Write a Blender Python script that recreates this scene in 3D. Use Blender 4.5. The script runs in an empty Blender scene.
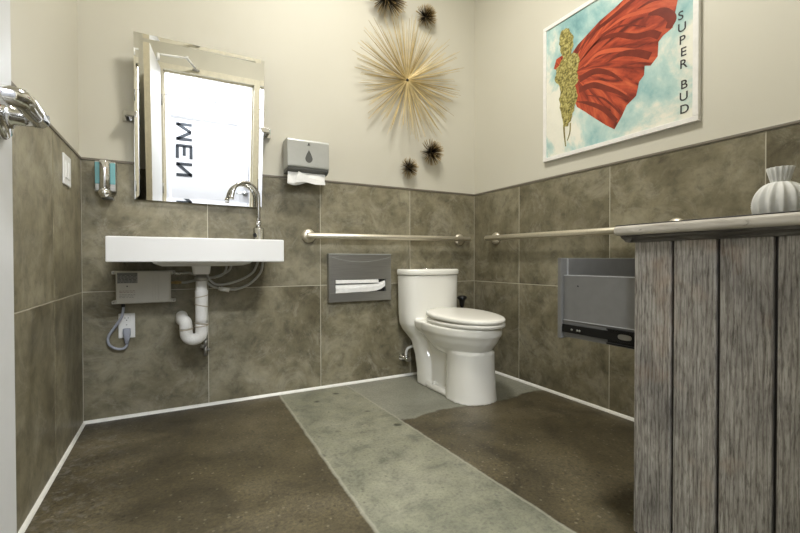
import bpy, bmesh, math, random
from mathutils import Vector, Matrix
random.seed(7)
S = bpy.context.scene
COL = S.collection
W = 2.2713                     # room width, left wall x=0, right wall x=W, back wall y=0
YF = -2.42                     # inside face of the wall with the door
H = 3.0
PI = math.pi

# ------------------------------------------------------------------ materials
def lin(c):
    c = c / 255.0
    return c / 12.92 if c <= 0.04045 else ((c + 0.055) / 1.055) ** 2.4
def rgb(r, g, b): return (lin(r), lin(g), lin(b), 1)

class NT:
    def __init__(s, name):
        s.m = bpy.data.materials.new(name); s.m.use_nodes = True
        s.t = s.m.node_tree; s.b = s.t.nodes['Principled BSDF']
    def n(s, typ, **kw):
        nd = s.t.nodes.new(typ)
        for k, v in kw.items():
            if k in nd.inputs: nd.inputs[k].default_value = v
            else: setattr(nd, k, v)
        return nd
    def l(s, a, b): s.t.links.new(a, b)
    def coords(s, scale=(1, 1, 1), kind='Object'):
        tc = s.n('ShaderNodeTexCoord'); mp = s.n('ShaderNodeMapping'); mp.inputs['Scale'].default_value = scale
        s.l(tc.outputs[kind], mp.inputs['Vector']); return mp.outputs['Vector']
    def noise(s, vec, scale, detail=6, rough=.6, dist=0):
        nd = s.n('ShaderNodeTexNoise'); nd.inputs['Scale'].default_value = scale
        nd.inputs['Detail'].default_value = detail; nd.inputs['Roughness'].default_value = rough
        nd.inputs['Distortion'].default_value = dist
        s.l(vec, nd.inputs['Vector']); return nd.outputs['Fac']
    def ramp(s, fac, stops):
        r = s.n('ShaderNodeValToRGB'); e = r.color_ramp.elements
        while len(e) > 1: e.remove(e[0])
        e[0].position, e[0].color = stops[0]
        for p, c in stops[1:]:
            x = e.new(p); x.color = c
        s.l(fac, r.inputs['Fac']); return r.outputs['Color']
    def mix(s, fac, a, b, mode='MIX'):
        m = s.n('ShaderNodeMix', data_type='RGBA', blend_type=mode)
        for sock, v in ((m.inputs[0], fac), (m.inputs[6], a), (m.inputs[7], b)):
            if isinstance(v, (int, float, tuple)): sock.default_value = v
            else: s.l(v, sock)
        return m.outputs[2]
    def math(s, op, a, b=0.0, c=0.0):
        m = s.n('ShaderNodeMath', operation=op)
        for i, v in enumerate((a, b, c)):
            if isinstance(v, (int, float)): m.inputs[i].default_value = v
            else: s.l(v, m.inputs[i])
        return m.outputs[0]
    def bump(s, h, strength, dist=.01):
        b = s.n('ShaderNodeBump'); b.inputs['Strength'].default_value = strength; b.inputs['Distance'].default_value = dist
        s.l(h, b.inputs['Height']); s.l(b.outputs['Normal'], s.b.inputs['Normal'])
    def set(s, color=None, rough=.5, metal=0, spec=.5, coat=0):
        if color is not None:
            if isinstance(color, tuple): s.b.inputs['Base Color'].default_value = color
            else: s.l(color, s.b.inputs['Base Color'])
        if isinstance(rough, (int, float)): s.b.inputs['Roughness'].default_value = rough
        else: s.l(rough, s.b.inputs['Roughness'])
        s.b.inputs['Metallic'].default_value = metal
        s.b.inputs['Specular IOR Level'].default_value = spec
        s.b.inputs['Coat Weight'].default_value = coat
        return s.m

def plain(name, c, rough=.5, metal=0, spec=.5, var=.06, scale=30):
    t = NT(name); v = t.coords()
    f = t.noise(v, scale, 3)
    a = tuple(x * (1 - var) for x in c[:3]) + (1,); b = tuple(min(1, x * (1 + var)) for x in c[:3]) + (1,)
    return t.set(t.ramp(f, [(.3, a), (.7, b)]), rough, metal, spec)

M = {}
t = NT('cream_paint'); v = t.coords()
t.bump(t.noise(v, 260, 3), .08, .002)
M['paint'] = t.set(t.ramp(t.noise(v, 1.6, 2), [(.3, (.60, .58, .495, 1)), (.7, (.62, .60, .515, 1))]), .55, 0, .3)
t = NT('white_ceiling_paint'); v = t.coords()
M['ceil'] = t.set(t.ramp(t.noise(v, 2, 2), [(.3, (.78, .76, .71, 1)), (.7, (.8, .78, .73, 1))]), .7)
t = NT('white_corridor_paint'); v = t.coords()
M['hallfloor'] = plain('grey_corridor_concrete', (.22, .21, .18, 1), .5, 0, .4, .2, 4)
M['hall'] = t.set(t.ramp(t.noise(v, 2, 2), [(.3, (.50, .50, .52, 1)), (.7, (.52, .52, .54, 1))]), .6)

def tile_mat(name, c0, c1, c2):
    t = NT(name); v = t.coords()
    at = t.n('ShaderNodeAttribute', attribute_name='tint')
    off = t.n('ShaderNodeVectorMath', operation='MULTIPLY_ADD')
    t.l(at.outputs['Color'], off.inputs[0]); off.inputs[1].default_value = (7, 5, 3); t.l(v, off.inputs[2])
    vv = off.outputs[0]
    big = t.noise(vv, 2.6, 5, .62, .5)
    fine = t.noise(vv, 16, 8, .7, .3)
    c = t.ramp(big, [(.33, c0), (.5, c1), (.66, c2)])
    c = t.mix(.75, c, t.ramp(fine, [(.32, (.45, .45, .45, 1)), (.5, (.95, .95, .95, 1)), (.68, (1.25, 1.25, 1.25, 1))]), 'MULTIPLY')
    scr = t.noise(vv, 4.5, 10, .78, 1.8)
    c = t.mix(t.ramp(scr, [(.5, (0, 0, 0, 1)), (.66, (.55, .55, .55, 1))]), c, (.38, .355, .275, 1))
    br = t.n('ShaderNodeSeparateColor'); t.l(at.outputs['Color'], br.inputs[0])
    k = t.math('MULTIPLY_ADD', br.outputs[1], .26, .87)
    cc = t.n('ShaderNodeVectorMath', operation='SCALE'); t.l(c, cc.inputs[0]); t.l(k, cc.inputs['Scale'])
    t.bump(fine, .12, .002)
    return t.set(cc.outputs[0], t.math('MULTIPLY_ADD', big, .25, .3), 0, .4)
M['tile'] = tile_mat('grey_brown_stone_tile', (.12, .104, .063, 1), (.21, .188, .122, 1), (.31, .283, .198, 1))
M['grout'] = plain('pale_grout', (.52, .49, .40, 1), .8)
M['cap'] = plain('tile_cap_trim', (.17, .15, .115, 1), .4)
M['base'] = plain('white_base_strip', (.80, .79, .74, 1), .35)

# sealed concrete floor: dark field, pale trench strip, grey patch under the toilet
t = NT('sealed_concrete_floor'); v = t.coords()
sep = t.n('ShaderNodeSeparateXYZ'); t.l(v, sep.inputs[0]); X, Y = sep.outputs[0], sep.outputs[1]
wob = t.math('MULTIPLY_ADD', t.noise(v, 14, 5), .016, -.008)
wob2 = t.math('MULTIPLY_ADD', t.noise(v, 4, 5, .7), .16, -.08)
Xw = t.math('ADD', X, wob)
def step(a, edge, soft, up=True):
    mr = t.n('ShaderNodeMapRange', interpolation_type='SMOOTHSTEP')
    t.l(a, mr.inputs['Value'])
    mr.inputs['From Min'].default_value = edge - soft; mr.inputs['From Max'].default_value = edge + soft
    mr.inputs['To Min'].default_value = 0 if up else 1; mr.inputs['To Max'].default_value = 1 if up else 0
    return mr.outputs[0]
XL = t.math('SUBTRACT', Xw, t.math('MULTIPLY', Y, .014)); XR = t.math('ADD', Xw, t.math('MULTIPLY', Y, .04))
strip = t.math('MULTIPLY', step(XL, .888, .005), step(XR, 1.285, .005, False))
patch = t.math('MULTIPLY', step(XR, 1.285, .005), step(t.math('ADD', Y, wob2), -.655, .012))
big = t.noise(v, 2.2, 6, .62, .4); mid = t.noise(v, 11, 7, .7, .3); grit = t.noise(v, 95, 4, .75)
dark = t.ramp(big, [(.3, (.05, .041, .023, 1)), (.5, (.082, .068, .039, 1)), (.68, (.125, .106, .066, 1))])
dark = t.mix(1.0, dark, t.ramp(grit, [(.36, (.62, .62, .62, 1)), (.5, (.95, .95, .95, 1)), (.62, (1.2, 1.18, 1.1, 1)), (.72, (1.6, 1.55, 1.4, 1))]), 'MULTIPLY')
light = t.ramp(big, [(.3, (.15, .155, .115, 1)), (.5, (.23, .23, .17, 1)), (.7, (.30, .295, .225, 1))])
light = t.mix(.85, light, t.ramp(mid, [(.32, (.5, .53, .52, 1)), (.46, (.9, .9, .9, 1)), (.6, (1.1, 1.1, 1.06, 1))]), 'MULTIPLY')
light = t.mix(.9, light, t.ramp(grit, [(.35, (.72, .72, .7, 1)), (.55, (1.05, 1.05, 1.05, 1))]), 'MULTIPLY')
pat = t.ramp(big, [(.3, (.15, .15, .12, 1)), (.5, (.22, .22, .175, 1)), (.7, (.29, .285, .23, 1))])
pat = t.mix(.7, pat, t.ramp(grit, [(.35, (.7, .7, .7, 1)), (.6, (1.2, 1.2, 1.2, 1))]), 'MULTIPLY')
vo = t.n('ShaderNodeTexVoronoi'); vo.inputs['Scale'].default_value = 5.5; t.l(v, vo.inputs['Vector'])
blot = t.ramp(t.math('ADD', vo.outputs['Distance'], t.math('MULTIPLY_ADD', mid, .16, -.08)), [(.07, (.22, .23, .23, 1)), (.13, (1, 1, 1, 1))])
light = t.mix(.85, light, blot, 'MULTIPLY')
vo2 = t.n('ShaderNodeTexVoronoi'); vo2.inputs['Scale'].default_value = 13; t.l(v, vo2.inputs['Vector'])
chip = t.ramp(t.math('ADD', vo2.outputs['Distance'], t.math('MULTIPLY', mid, .06)), [(.045, (.6, .6, .58, 1)), (.062, (0, 0, 0, 1))])
dark = t.mix(t.math('MULTIPLY', chip, .7), dark, (.3, .29, .25, 1))
vo3 = t.n('ShaderNodeTexVoronoi'); vo3.inputs['Scale'].default_value = 46; vo3.inputs['Randomness'].default_value = 1; t.l(v, vo3.inputs['Vector'])
sc3 = t.n('ShaderNodeSeparateColor'); t.l(vo3.outputs['Color'], sc3.inputs[0])
sp3 = t.math('MULTIPLY', t.math('LESS_THAN', vo3.outputs['Distance'], .2), t.math('GREATER_THAN', sc3.outputs[0], .72))
dark = t.mix(t.math('MULTIPLY', sp3, .45), dark, (.24, .22, .16, 1))
sp4 = t.math('MULTIPLY', t.math('LESS_THAN', vo3.outputs['Distance'], .25), t.math('LESS_THAN', sc3.outputs[0], .3))
dark = t.mix(t.math('MULTIPLY', sp4, .6), dark, (.03, .025, .016, 1))
light = t.mix(t.math('MULTIPLY', sp4, .45), light, (.11, .11, .085, 1))
stain = t.ramp(t.noise(v, 3.1, 7, .68, 1.0), [(.38, (.55, .55, .56, 1)), (.5, (1, 1, 1, 1)), (.64, (1.25, 1.24, 1.2, 1))])
dark = t.mix(.8, dark, stain, 'MULTIPLY')
edge = t.math('MAXIMUM', t.math('MULTIPLY', step(XL, .882, .004), step(XL, .894, .004, False)), t.math('MULTIPLY', step(XR, 1.280, .003), step(XR, 1.289, .003, False)))
c = t.mix(strip, dark, light); c = t.mix(patch, c, pat)
c = t.mix(t.math('MULTIPLY', edge, .4), c, (.45, .44, .36, 1))
# dusty white scuffs beside the left wall
dust = t.math('MULTIPLY', step(X, .16, .16, False), t.ramp(t.noise(v, 26, 8, .8, .8), [(.5, (0, 0, 0, 1)), (.72, (.6, .6, .6, 1))]))
c = t.mix(dust, c, (.3, .3, .28, 1))
t.bump(mid, .06, .002)
M['floor'] = t.set(c, t.math('MULTIPLY_ADD', mid, .28, .3), 0, .45)

M['ceramic'] = plain('white_vitreous_china', (.87, .86, .80, 1), .12, 0, .55, .01, 3)
M['sink'] = plain('white_sink_china', (.82, .82, .81, 1), .15, 0, .5, .01, 3)
M['seat'] = plain('white_seat_plastic', (.86, .845, .78, 1), .2, 0, .5, .01, 3)
M['chrome'] = plain('polished_chrome', (.75, .75, .75, 1), .08, 1, .5, .02)
t = NT('brushed_nickel'); v = t.coords((1, 1, 1))
M['nickel'] = t.set(t.ramp(t.noise(v, 120, 2), [(.3, (.70, .65, .54, 1)), (.7, (.78, .73, .61, 1))]), .42, .85)
t = NT('brushed_stainless'); v = t.coords((2, 2, 120))
M['steel'] = t.set(t.ramp(t.noise(v, 5, 2), [(.3, (.36, .355, .335, 1)), (.7, (.44, .435, .41, 1))]), .38, .9)
M['faucetsteel'] = plain('satin_steel', (.52, .52, .50, 1), .2, 1, .5, .02)
M['mirror'] = plain('mirror_silver', (.93, .94, .93, 1), .0, 1, .5, 0)
M['silverplastic'] = plain('silver_grey_plastic', (.44, .45, .43, 1), .35, .25, .5, .02)
M['darkgrey'] = plain('dark_grey_plastic', (.09, .092, .085, 1), .4)
M['black'] = plain('black_plastic', (.012, .012, .012, 1), .35)
M['blackmetal'] = plain('black_slide_metal', (.010, .010, .010, 1), .4, .3)
M['paper'] = plain('white_paper', (.82, .82, .80, 1), .8)
M['teal'] = plain('teal_soap', (.20, .44, .47, 1), .15, 0, .5, .04)
M['whiteplastic'] = plain('white_plastic', (.78, .78, .76, 1), .35, 0, .5, .01)
M['heater'] = plain('ivory_heater_case', (.62, .61, .56, 1), .4, 0, .4, .02)
M['labelgrey'] = plain('grey_label', (.27, .27, .26, 1), .5)
M['ink'] = plain('dark_ink', (.05, .05, .06, 1), .6)
M['inkred'] = plain('faded_red_ink', (.30, .20, .17, 1), .6)
M['cord'] = plain('grey_cord', (.34, .36, .42, 1), .45)
M['braid'] = plain('braided_grey_hose', (.46, .46, .44, 1), .45, .2, .5, .2, 400)
M['brass'] = plain('brass_fitting', (.45, .33, .16, 1), .3, 1)
t = NT('white_pipe_insulation'); v = t.coords()
t.bump(t.noise(v, 45, 4, .6, 1.5), .5, .006)
M['pipewrap'] = t.set(t.ramp(t.noise(v, 14, 4), [(.3, (.66, .65, .62, 1)), (.7, (.78, .77, .74, 1))]), .5)
M['tie'] = plain('tan_cable_tie', (.45, .39, .29, 1), .6)
M['doorpaint'] = plain('white_door_paint', (.66, .67, .67, 1), .4, 0, .4, .015)
M['dooredge'] = plain('beige_door_edge', (.58, .53, .40, 1), .5)
M['jamb'] = plain('beige_metal_frame', (.70, .66, .53, 1), .45)
M['whiteframe'] = plain('white_picture_frame', (.80, .79, .76, 1), .35)
M['drawer'] = plain('grey_drawer_paint', (.175, .173, .165, 1), .45, 0, .4, .05)
M['draweredge'] = plain('pale_drawer_edge', (.36, .36, .36, 1), .45)
M['vase'] = plain('chalky_white_glaze', (.68, .69, .67, 1), .55, 0, .4, .06)
M['vaserib'] = plain('raised_white_glaze', (.70, .71, .69, 1), .5, 0, .4, .05)
M['straw'] = plain('straw_gold_stick', (.62, .50, .25, 1), .4, .2, .5, .25, 15)
M['strawdark'] = plain('aged_gold_stick', (.42, .31, .12, 1), .35, .35, .5, .25, 15)
t = NT('black_spine_gold_tip'); v = t.coords()
ln = t.n('ShaderNodeVectorMath', operation='LENGTH'); t.l(v, ln.inputs[0])
at = t.n('ShaderNodeAttribute', attribute_name='reach')
fr = t.math('ADD', at.outputs['Fac'], 0)
M['urchin'] = t.set(t.ramp(fr, [(.0, (.008, .007, .006, 1)), (.45, (.02, .016, .012, 1)), (.72, (.22, .15, .06, 1)), (1, (.62, .46, .2, 1))]), .35, .3)

def wood(name, axis, light_):
    t = NT(name); sc = [40, 40, 40]; sc[axis] = 4.5
    v = t.coords(tuple(sc)); v2 = t.coords((1, 1, 1)); 
    at = t.n('ShaderNodeAttribute', attribute_name='tint')
    off = t.n('ShaderNodeVectorMath', operation='MULTIPLY_ADD')
    t.l(at.outputs['Color'], off.inputs[0]); off.inputs[1].default_value = (17, 23, 9); t.l(v, off.inputs[2])
    sc2 = [6, 6, 6]; sc2[axis] = .55
    v3 = t.n('ShaderNodeVectorMath', operation='MULTIPLY_ADD'); t.l(at.outputs['Color'], v3.inputs[0]); v3.inputs[1].default_value = (9, 3, 5)
    t.l(t.coords(tuple(sc2)), v3.inputs[2])
    wv = t.n('ShaderNodeTexWave', wave_type='BANDS', bands_direction='Y' if axis == 2 else 'Z')
    wv.inputs['Scale'].default_value = 5.5; wv.inputs['Distortion'].default_value = 9; wv.inputs['Detail'].default_value = 3
    wv.inputs['Detail Scale'].default_value = 1.2
    t.l(v3.outputs[0], wv.inputs['Vector'])
    g1 = t.noise(off.outputs[0], 2.6, 8, .72, .5)
    g2 = t.noise(off.outputs[0], 6, 4, .7)
    bl = t.noise(v2, 4.5, 4, .6, .5)
    L = light_
    c = t.ramp(g1, [(.3, (.125 * L, .113 * L, .098 * L, 1)), (.47, (.222 * L, .206 * L, .182 * L, 1)), (.64, (.31 * L, .293 * L, .262 * L, 1))])
    c = t.mix(.55, c, t.ramp(wv.outputs['Fac'], [(.05, (.42, .39, .37, 1)), (.35, (1, 1, 1, 1))]), 'MULTIPLY')
    c = t.mix(.75, c, t.ramp(g2, [(.36, (.35, .33, .31, 1)), (.5, (1, 1, 1, 1))]), 'MULTIPLY')
    c = t.mix(.8, c, t.ramp(bl, [(.3, (.5, .5, .52, 1)), (.5, (1, 1, 1, 1))]), 'MULTIPLY')
    c = t.mix(t.math('MULTIPLY', t.ramp(t.noise(v2, 6, 3), [(.58, (0, 0, 0, 1)), (.72, (1, 1, 1, 1))]), .35), c, (.26 * L, .17 * L, .11 * L, 1))
    t.bump(t.math('ADD', g1, g2), .35, .002)
    return t.set(c, .6, 0, .3)
M['wood'] = wood('weathered_grey_wood', 2, 1.42)
t = NT('worn_pale_wood_edge'); v = t.coords((9, 2.2, 14))
c = t.ramp(t.noise(v, 2.4, 7, .65, .6), [(.3, (.28, .25, .205, 1)), (.48, (.43, .395, .335, 1)), (.66, (.54, .505, .44, 1))])
c = t.mix(.8, c, t.ramp(t.noise(t.coords((5, 5, 20)), 3.5, 6, .7, 1.2), [(.30, (.25, .22, .2, 1)), (.40, (1, 1, 1, 1))]), 'MULTIPLY')
M['woodtop'] = t.set(c, .5, 0, .3)
M['woodcove'] = wood('weathered_moulding_wood', 1, .5)
M['wooddark'] = plain('dark_stained_wood', (.022, .018, .015, 1), .5, 0, .4, .2)

# poster inks
t = NT('printed_sky'); v = t.coords()
n1 = t.noise(v, 2.4, 8, .62, .3); n2 = t.noise(v, 14, 6, .7)
c = t.ramp(n1, [(.30, (.12, .29, .32, 1)), (.40, (.30, .50, .50, 1)), (.47, (.48, .64, .60, 1)), (.53, (.80, .79, .69, 1))])
c = t.mix(.3, c, t.ramp(n2, [(.3, (.75, .75, .75, 1)), (.6, (1, 1, 1, 1))]), 'MULTIPLY')
M['sky'] = t.set(c, .3)
def cape_mat(name, stops):
    t = NT(name); v = t.coords()
    sep = t.n('ShaderNodeSeparateXYZ'); t.l(v, sep.inputs[0])
    dy = t.math('SUBTRACT', sep.outputs[1], .23); dz = t.math('SUBTRACT', sep.outputs[2], .44)
    ang = t.math('ARCTAN2', dz, t.math('MULTIPLY', dy, -1)); rad = t.math('SQRT', t.math('ADD', t.math('MULTIPLY', dy, dy), t.math('MULTIPLY', dz, dz)))
    cb = t.n('ShaderNodeCombineXYZ'); t.l(t.math('ADD', t.math('MULTIPLY', ang, 3.4), t.math('MULTIPLY', rad, 1.4)), cb.inputs[0]); t.l(t.math('MULTIPLY', rad, 2.2), cb.inputs[1])
    c = t.ramp(t.noise(cb.outputs[0], 2.1, 4, .55, .9), stops)
    c = t.mix(.35, c, t.ramp(t.noise(v, 45, 5, .7), [(.35, (.6, .6, .6, 1)), (.55, (1, 1, 1, 1))]), 'MULTIPLY')
    return t.set(c, .35, 0, .4)
M['cape'] = cape_mat('printed_red_cape', [(.36, (.12, .017, .009, 1)), (.46, (.30, .04, .019, 1)), (.55, (.45, .068, .028, 1)), (.68, (.60, .125, .05, 1))])
M['capedark'] = plain('printed_maroon_fold', (.17, .024, .012, 1), .35, 0, .4, .2, 20)
M['capelight'] = plain('printed_orange_fold', (.54, .10, .042, 1), .35, 0, .4, .1, 12)
t = NT('printed_bud'); v = t.coords()
c = t.ramp(t.noise(v, 75, 5, .7), [(.34, (.05, .05, .012, 1)), (.46, (.20, .17, .04, 1)), (.56, (.42, .37, .12, 1)), (.68, (.66, .60, .28, 1))])
M['bud'] = t.set(c, .4)
M['stem'] = plain('printed_stem', (.22, .19, .06, 1), .4, 0, .4, .3, 40)
M['letter'] = plain('black_lettering', (.012, .012, .014, 1), .5)
M['sign'] = plain('charcoal_lettering', (.02, .024, .03, 1), .6)

def emit(name, color, strength):
    t = NT(name); t.b.inputs['Base Color'].default_value = (.8, .8, .8, 1)
    t.b.inputs['Emission Color'].default_value = color; t.b.inputs['Emission Strength'].default_value = strength
    return t.m
M['lamp'] = emit('lit_diffuser', (1, .95, .86, 1), 9)
M['halllamp'] = emit('lit_corridor_diffuser', (.9, .95, 1, 1), 9)

# ------------------------------------------------------------------ mesh helpers
class MB:
    def __init__(s): s.bm = bmesh.new(); s.lay = None
    def tint(s, faces, col):
        if s.lay is None: s.lay = s.bm.loops.layers.float_color.new('tint')
        for f in faces:
            for lp in f.loops: lp[s.lay] = col
    def box(s, x0, x1, y0, y1, z0, z1, bev=0, seg=2, tint=None):
        b = bmesh.new()
        bmesh.ops.create_cube(b, size=1)
        for v in b.verts:
            v.co = Vector(((x0 + x1) / 2 + v.co.x * (x1 - x0), (y0 + y1) / 2 + v.co.y * (y1 - y0), (z0 + z1) / 2 + v.co.z * (z1 - z0)))
        if bev: bmesh.ops.bevel(b, geom=b.edges[:], offset=bev, segments=seg, profile=.5, affect='EDGES')
        s.merge(b, tint); return s
    def merge(s, b, tint=None, mat=None):
        mp = {}
        fs = []
        for v in b.verts: mp[v] = s.bm.verts.new(mat @ v.co if mat else v.co)
        for f in b.faces:
            try: fs.append(s.bm.faces.new([mp[v] for v in f.verts]))
            except ValueError: pass
        for f, g in zip(fs, b.faces): f.smooth = g.smooth
        if tint: s.tint(fs, tint)
        b.free()
    def rings(s, rings, cap0=True, cap1=True, closed=False, smooth=True):
        vs = [[s.bm.verts.new(p) for p in r] for r in rings]
        n = len(vs[0]); k = len(vs)
        for i in range(k if closed else k - 1):
            a, b = vs[i], vs[(i + 1) % k]
            for j in range(n):
                f = s.bm.faces.new((a[j], a[(j + 1) % n], b[(j + 1) % n], b[j])); f.smooth = smooth
        if not closed:
            if cap0: s.bm.faces.new(list(reversed(vs[0])))
            if cap1: s.bm.faces.new(vs[-1])
        return s
    def tube(s, pts, r, seg=12, caps=True, smooth_path=0, ry=None):
        pts = [Vector(p) for p in pts]
        if smooth_path: pts = catmull(pts, smooth_path)
        n = len(pts); rr = r if isinstance(r, (list, tuple)) else [r] * n
        if len(rr) != n: rr = [rr[0] + (rr[-1] - rr[0]) * i / (n - 1) for i in range(n)]
        t0 = (pts[1] - pts[0]).normalized()
        up = Vector((0, 0, 1)) if abs(t0.z) < .9 else Vector((0, 1, 0))
        u = (up - t0 * up.dot(t0)).normalized()
        rings = []
        for i in range(n):
            tt = (pts[min(i + 1, n - 1)] - pts[max(i - 1, 0)]).normalized()
            u = (u - tt * u.dot(tt)).normalized(); w = tt.cross(u)
            rings.append([pts[i] + u * (math.cos(a) * rr[i]) + w * (math.sin(a) * rr[i]) for a in [2 * PI * j / seg for j in range(seg)]])
        return s.rings(rings, caps, caps)
    def lathe(s, prof, c, axis=2, seg=32):
        """prof: list of (radius, height) along axis from point c"""
        c = Vector(c); rings = []
        ax = [(1, 2, 0), (2, 0, 1), (0, 1, 2)][axis]
        for r, h in prof:
            ring = []
            for j in range(seg):
                a = 2 * PI * j / seg; p = [0, 0, 0]
                p[ax[0]] = r * math.cos(a); p[ax[1]] = r * math.sin(a); p[ax[2]] = h
                ring.append(c + Vector(p))
            rings.append(ring)
        return s.rings(rings)
    def prism(s, poly, axis, a, b, bev=0):
        """polygon (u,v) extruded along axis from a to b; axis 0: (y,z), 1: (x,z), 2: (x,y)"""
        bb = bmesh.new()
        def P(u, v, w): return [(w, u, v), (u, w, v), (u, v, w)][axis]
        lo = [bb.verts.new(P(u, v, a)) for u, v in poly]; hi = [bb.verts.new(P(u, v, b)) for u, v in poly]
        n = len(poly)
        bb.faces.new(lo); bb.faces.new(hi)
        for i in range(n): bb.faces.new((lo[i], lo[(i + 1) % n], hi[(i + 1) % n], hi[i]))
        bmesh.ops.recalc_face_normals(bb, faces=bb.faces[:])
        if bev: bmesh.ops.bevel(bb, geom=bb.edges[:], offset=bev, segments=2, profile=.5, affect='EDGES')
        s.merge(bb); return s
    def xform(s, m):
        bmesh.ops.transform(s.bm, matrix=m, verts=s.bm.verts[:]); return s

def catmull(p, k):
    out = []
    q = [p[0] * 2 - p[1]] + p + [p[-1] * 2 - p[-2]]
    for i in range(1, len(q) - 2):
        a, b, c, d = q[i - 1], q[i], q[i + 1], q[i + 2]
        for j in range(k):
            t = j / k
            out.append(.5 * ((2 * b) + (c - a) * t + (2 * a - 5 * b + 4 * c - d) * t * t + (3 * b - a - 3 * c + d) * t ** 3))
    out.append(p[-1]); return out

def superring(cx, cy, z, rx, ryf, ryb, e=2.0, n=48, ef=None):
    out = []
    for j in range(n):
        a = 2 * PI * j / n; ca, sa = math.cos(a), math.sin(a)
        ex = e if (sa > 0 or ef is None) else ef
        x = math.copysign(abs(ca) ** (2 / ex), ca) * rx
        y = math.copysign(abs(sa) ** (2 / ex), sa) * (ryb if sa > 0 else ryf)
        out.append(Vector((cx + x, cy + y, z)))
    return out

def root_origin(p):
    while p.parent: p = p.parent
    return Vector(p.location) if p.type == 'EMPTY' or True else Vector()

def obj(name, mb, mat, parent=None, origin=None, smooth=None):
    """Link the mesh (built in world coordinates) as one object. Child meshes are stored relative to their thing's origin."""
    bm = mb.bm if isinstance(mb, MB) else mb
    bmesh.ops.recalc_face_normals(bm, faces=bm.faces[:])
    o0 = Vector(origin) if origin is not None else (ROOT[parent] if parent is not None else Vector((0, 0, 0)))
    bmesh.ops.translate(bm, vec=-o0, verts=bm.verts[:])
    me = bpy.data.meshes.new(name); bm.to_mesh(me); bm.free()
    if smooth:
        for p in me.polygons: p.use_smooth = True
    me.materials.append(M[mat])
    o = bpy.data.objects.new(name, me); COL.objects.link(o)
    if parent is not None:
        o.parent = parent; ROOT[o] = ROOT[parent]
    else:
        o.location = o0; ROOT[o] = o0
    return o
ROOT = {}
def tag(o, label, cat, group=None):
    o['label'] = label; o['category'] = cat
    if group: o['group'] = group
    return o
def thing(name, loc, label, cat, group=None):
    o = bpy.data.objects.new(name, None); COL.objects.link(o); o.location = loc; ROOT[o] = Vector(loc)
    o.empty_display_size = .05
    return tag(o, label, cat, group)
def struct(name, mb, mat):
    o = obj(name, mb, mat); o['kind'] = 'structure'; return o
def text_mb(body, size, depth, matrix, bold=0):
    cu = bpy.data.curves.new('lettering', 'FONT'); cu.body = body; cu.size = size; cu.extrude = depth
    cu.align_x = 'CENTER'; cu.align_y = 'CENTER'; cu.offset = bold
    ob = bpy.data.objects.new('lettering', cu); COL.objects.link(ob)
    dg = bpy.context.evaluated_depsgraph_get(); dg.update()
    me = bpy.data.meshes.new_from_object(ob.evaluated_get(dg))
    mb = MB(); mb.bm.from_mesh(me); mb.xform(matrix)
    bpy.data.objects.remove(ob); bpy.data.curves.remove(cu); bpy.data.meshes.remove(me)
    return mb
def remesh(mb, voxel, it=4):
    """fuse overlapping solids into one smooth skin"""
    me = bpy.data.meshes.new('tmp'); bmesh.ops.recalc_face_normals(mb.bm, faces=mb.bm.faces[:]); mb.bm.to_mesh(me); mb.bm.free()
    ob = bpy.data.objects.new('tmp', me); COL.objects.link(ob)
    m = ob.modifiers.new('r', 'REMESH'); m.mode = 'VOXEL'; m.voxel_size = voxel
    m2 = ob.modifiers.new('s', 'SMOOTH'); m2.factor = .5; m2.iterations = it
    dg = bpy.context.evaluated_depsgraph_get(); dg.update()
    me2 = bpy.data.meshes.new_from_object(ob.evaluated_get(dg))
    out = MB(); out.bm.from_mesh(me2)
    for f in out.bm.faces: f.smooth = True
    bpy.data.objects.remove(ob); bpy.data.meshes.remove(me); bpy.data.meshes.remove(me2)
    return out

# ------------------------------------------------------------------ the room
T = .008    # tile thickness: tile faces lie on x=0, y=0, x=W
struct('floor', MB().box(-.15, W + .15, YF - .14, .15, -.1, 0), 'floor')
struct('ceiling', MB().box(-.15, W + .15, YF - .14, .15, H, H + .1), 'ceil')
wl = struct('wall_left', MB().box(-.13, -T, YF, .0 + T, 0, H), 'paint')
wb = struct('wall_back', MB().box(-.13, W + .13, T, .13, 0, H), 'paint')
wr = struct('wall_right', MB().box(W + T, W + .13, YF, T, 0, H), 'paint')
DX0, DX1, DZ = .224, 1.06, 2.172       # door opening
wf = struct('wall_front', MB().box(-.13, DX0 - .03, YF - .12, YF - T, 0, H).box(DX1 + .03, W + .13, YF - .12, YF - T, 0, H)
            .box(DX0 - .03, DX1 + .03, YF - .12, YF - T, DZ + .03, H), 'paint')

def wainscot(parent, axis, plane, inward, seams):
    """tiles on a wall; axis = axis the wall normal lies on"""
    g = MB(); tl = MB(); q = .0019
    for a, b in zip(seams[:-1], seams[1:]):
        for z0 in (0, .61):
            c = (random.random(), random.random(), random.random(), 1)
            lo, hi = sorted((plane, plane - inward * (T - .001)))
            u0, u1 = sorted((a, b))
            args = (lo, hi, u0 + q, u1 - q) if axis == 0 else (u0 + q, u1 - q, lo, hi)
            tl.box(*args, z0 + q, z0 + .61 - q, .0008, 1, c)
    lo, hi = sorted((plane - inward * .0012, plane - inward * T))
    u0, u1 = min(seams), max(seams)
    g.box(*((lo, hi, u0, u1) if axis == 0 else (u0, u1, lo, hi)), 0, 1.22)
    obj('tile_grout', g, 'grout', parent); obj('tile_wainscot', tl, 'tile', parent)
wainscot(wb, 1, 0, -1, [0, .5287, 1.1321, 1.7403, W])
wainscot(wr, 0, W, -1, [0, -.4435, -1.0598, -1.6744, -2.289, YF])
wainscot(wl, 0, 0, 1, [0, -.4871, -1.097, -1.707, -2.317, YF])
wainscot(wf, 1, YF, 1, [0, DX0 - .035])
wainscot(wf, 1, YF, 1, [DX1 + .035, 1.66, W])

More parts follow.
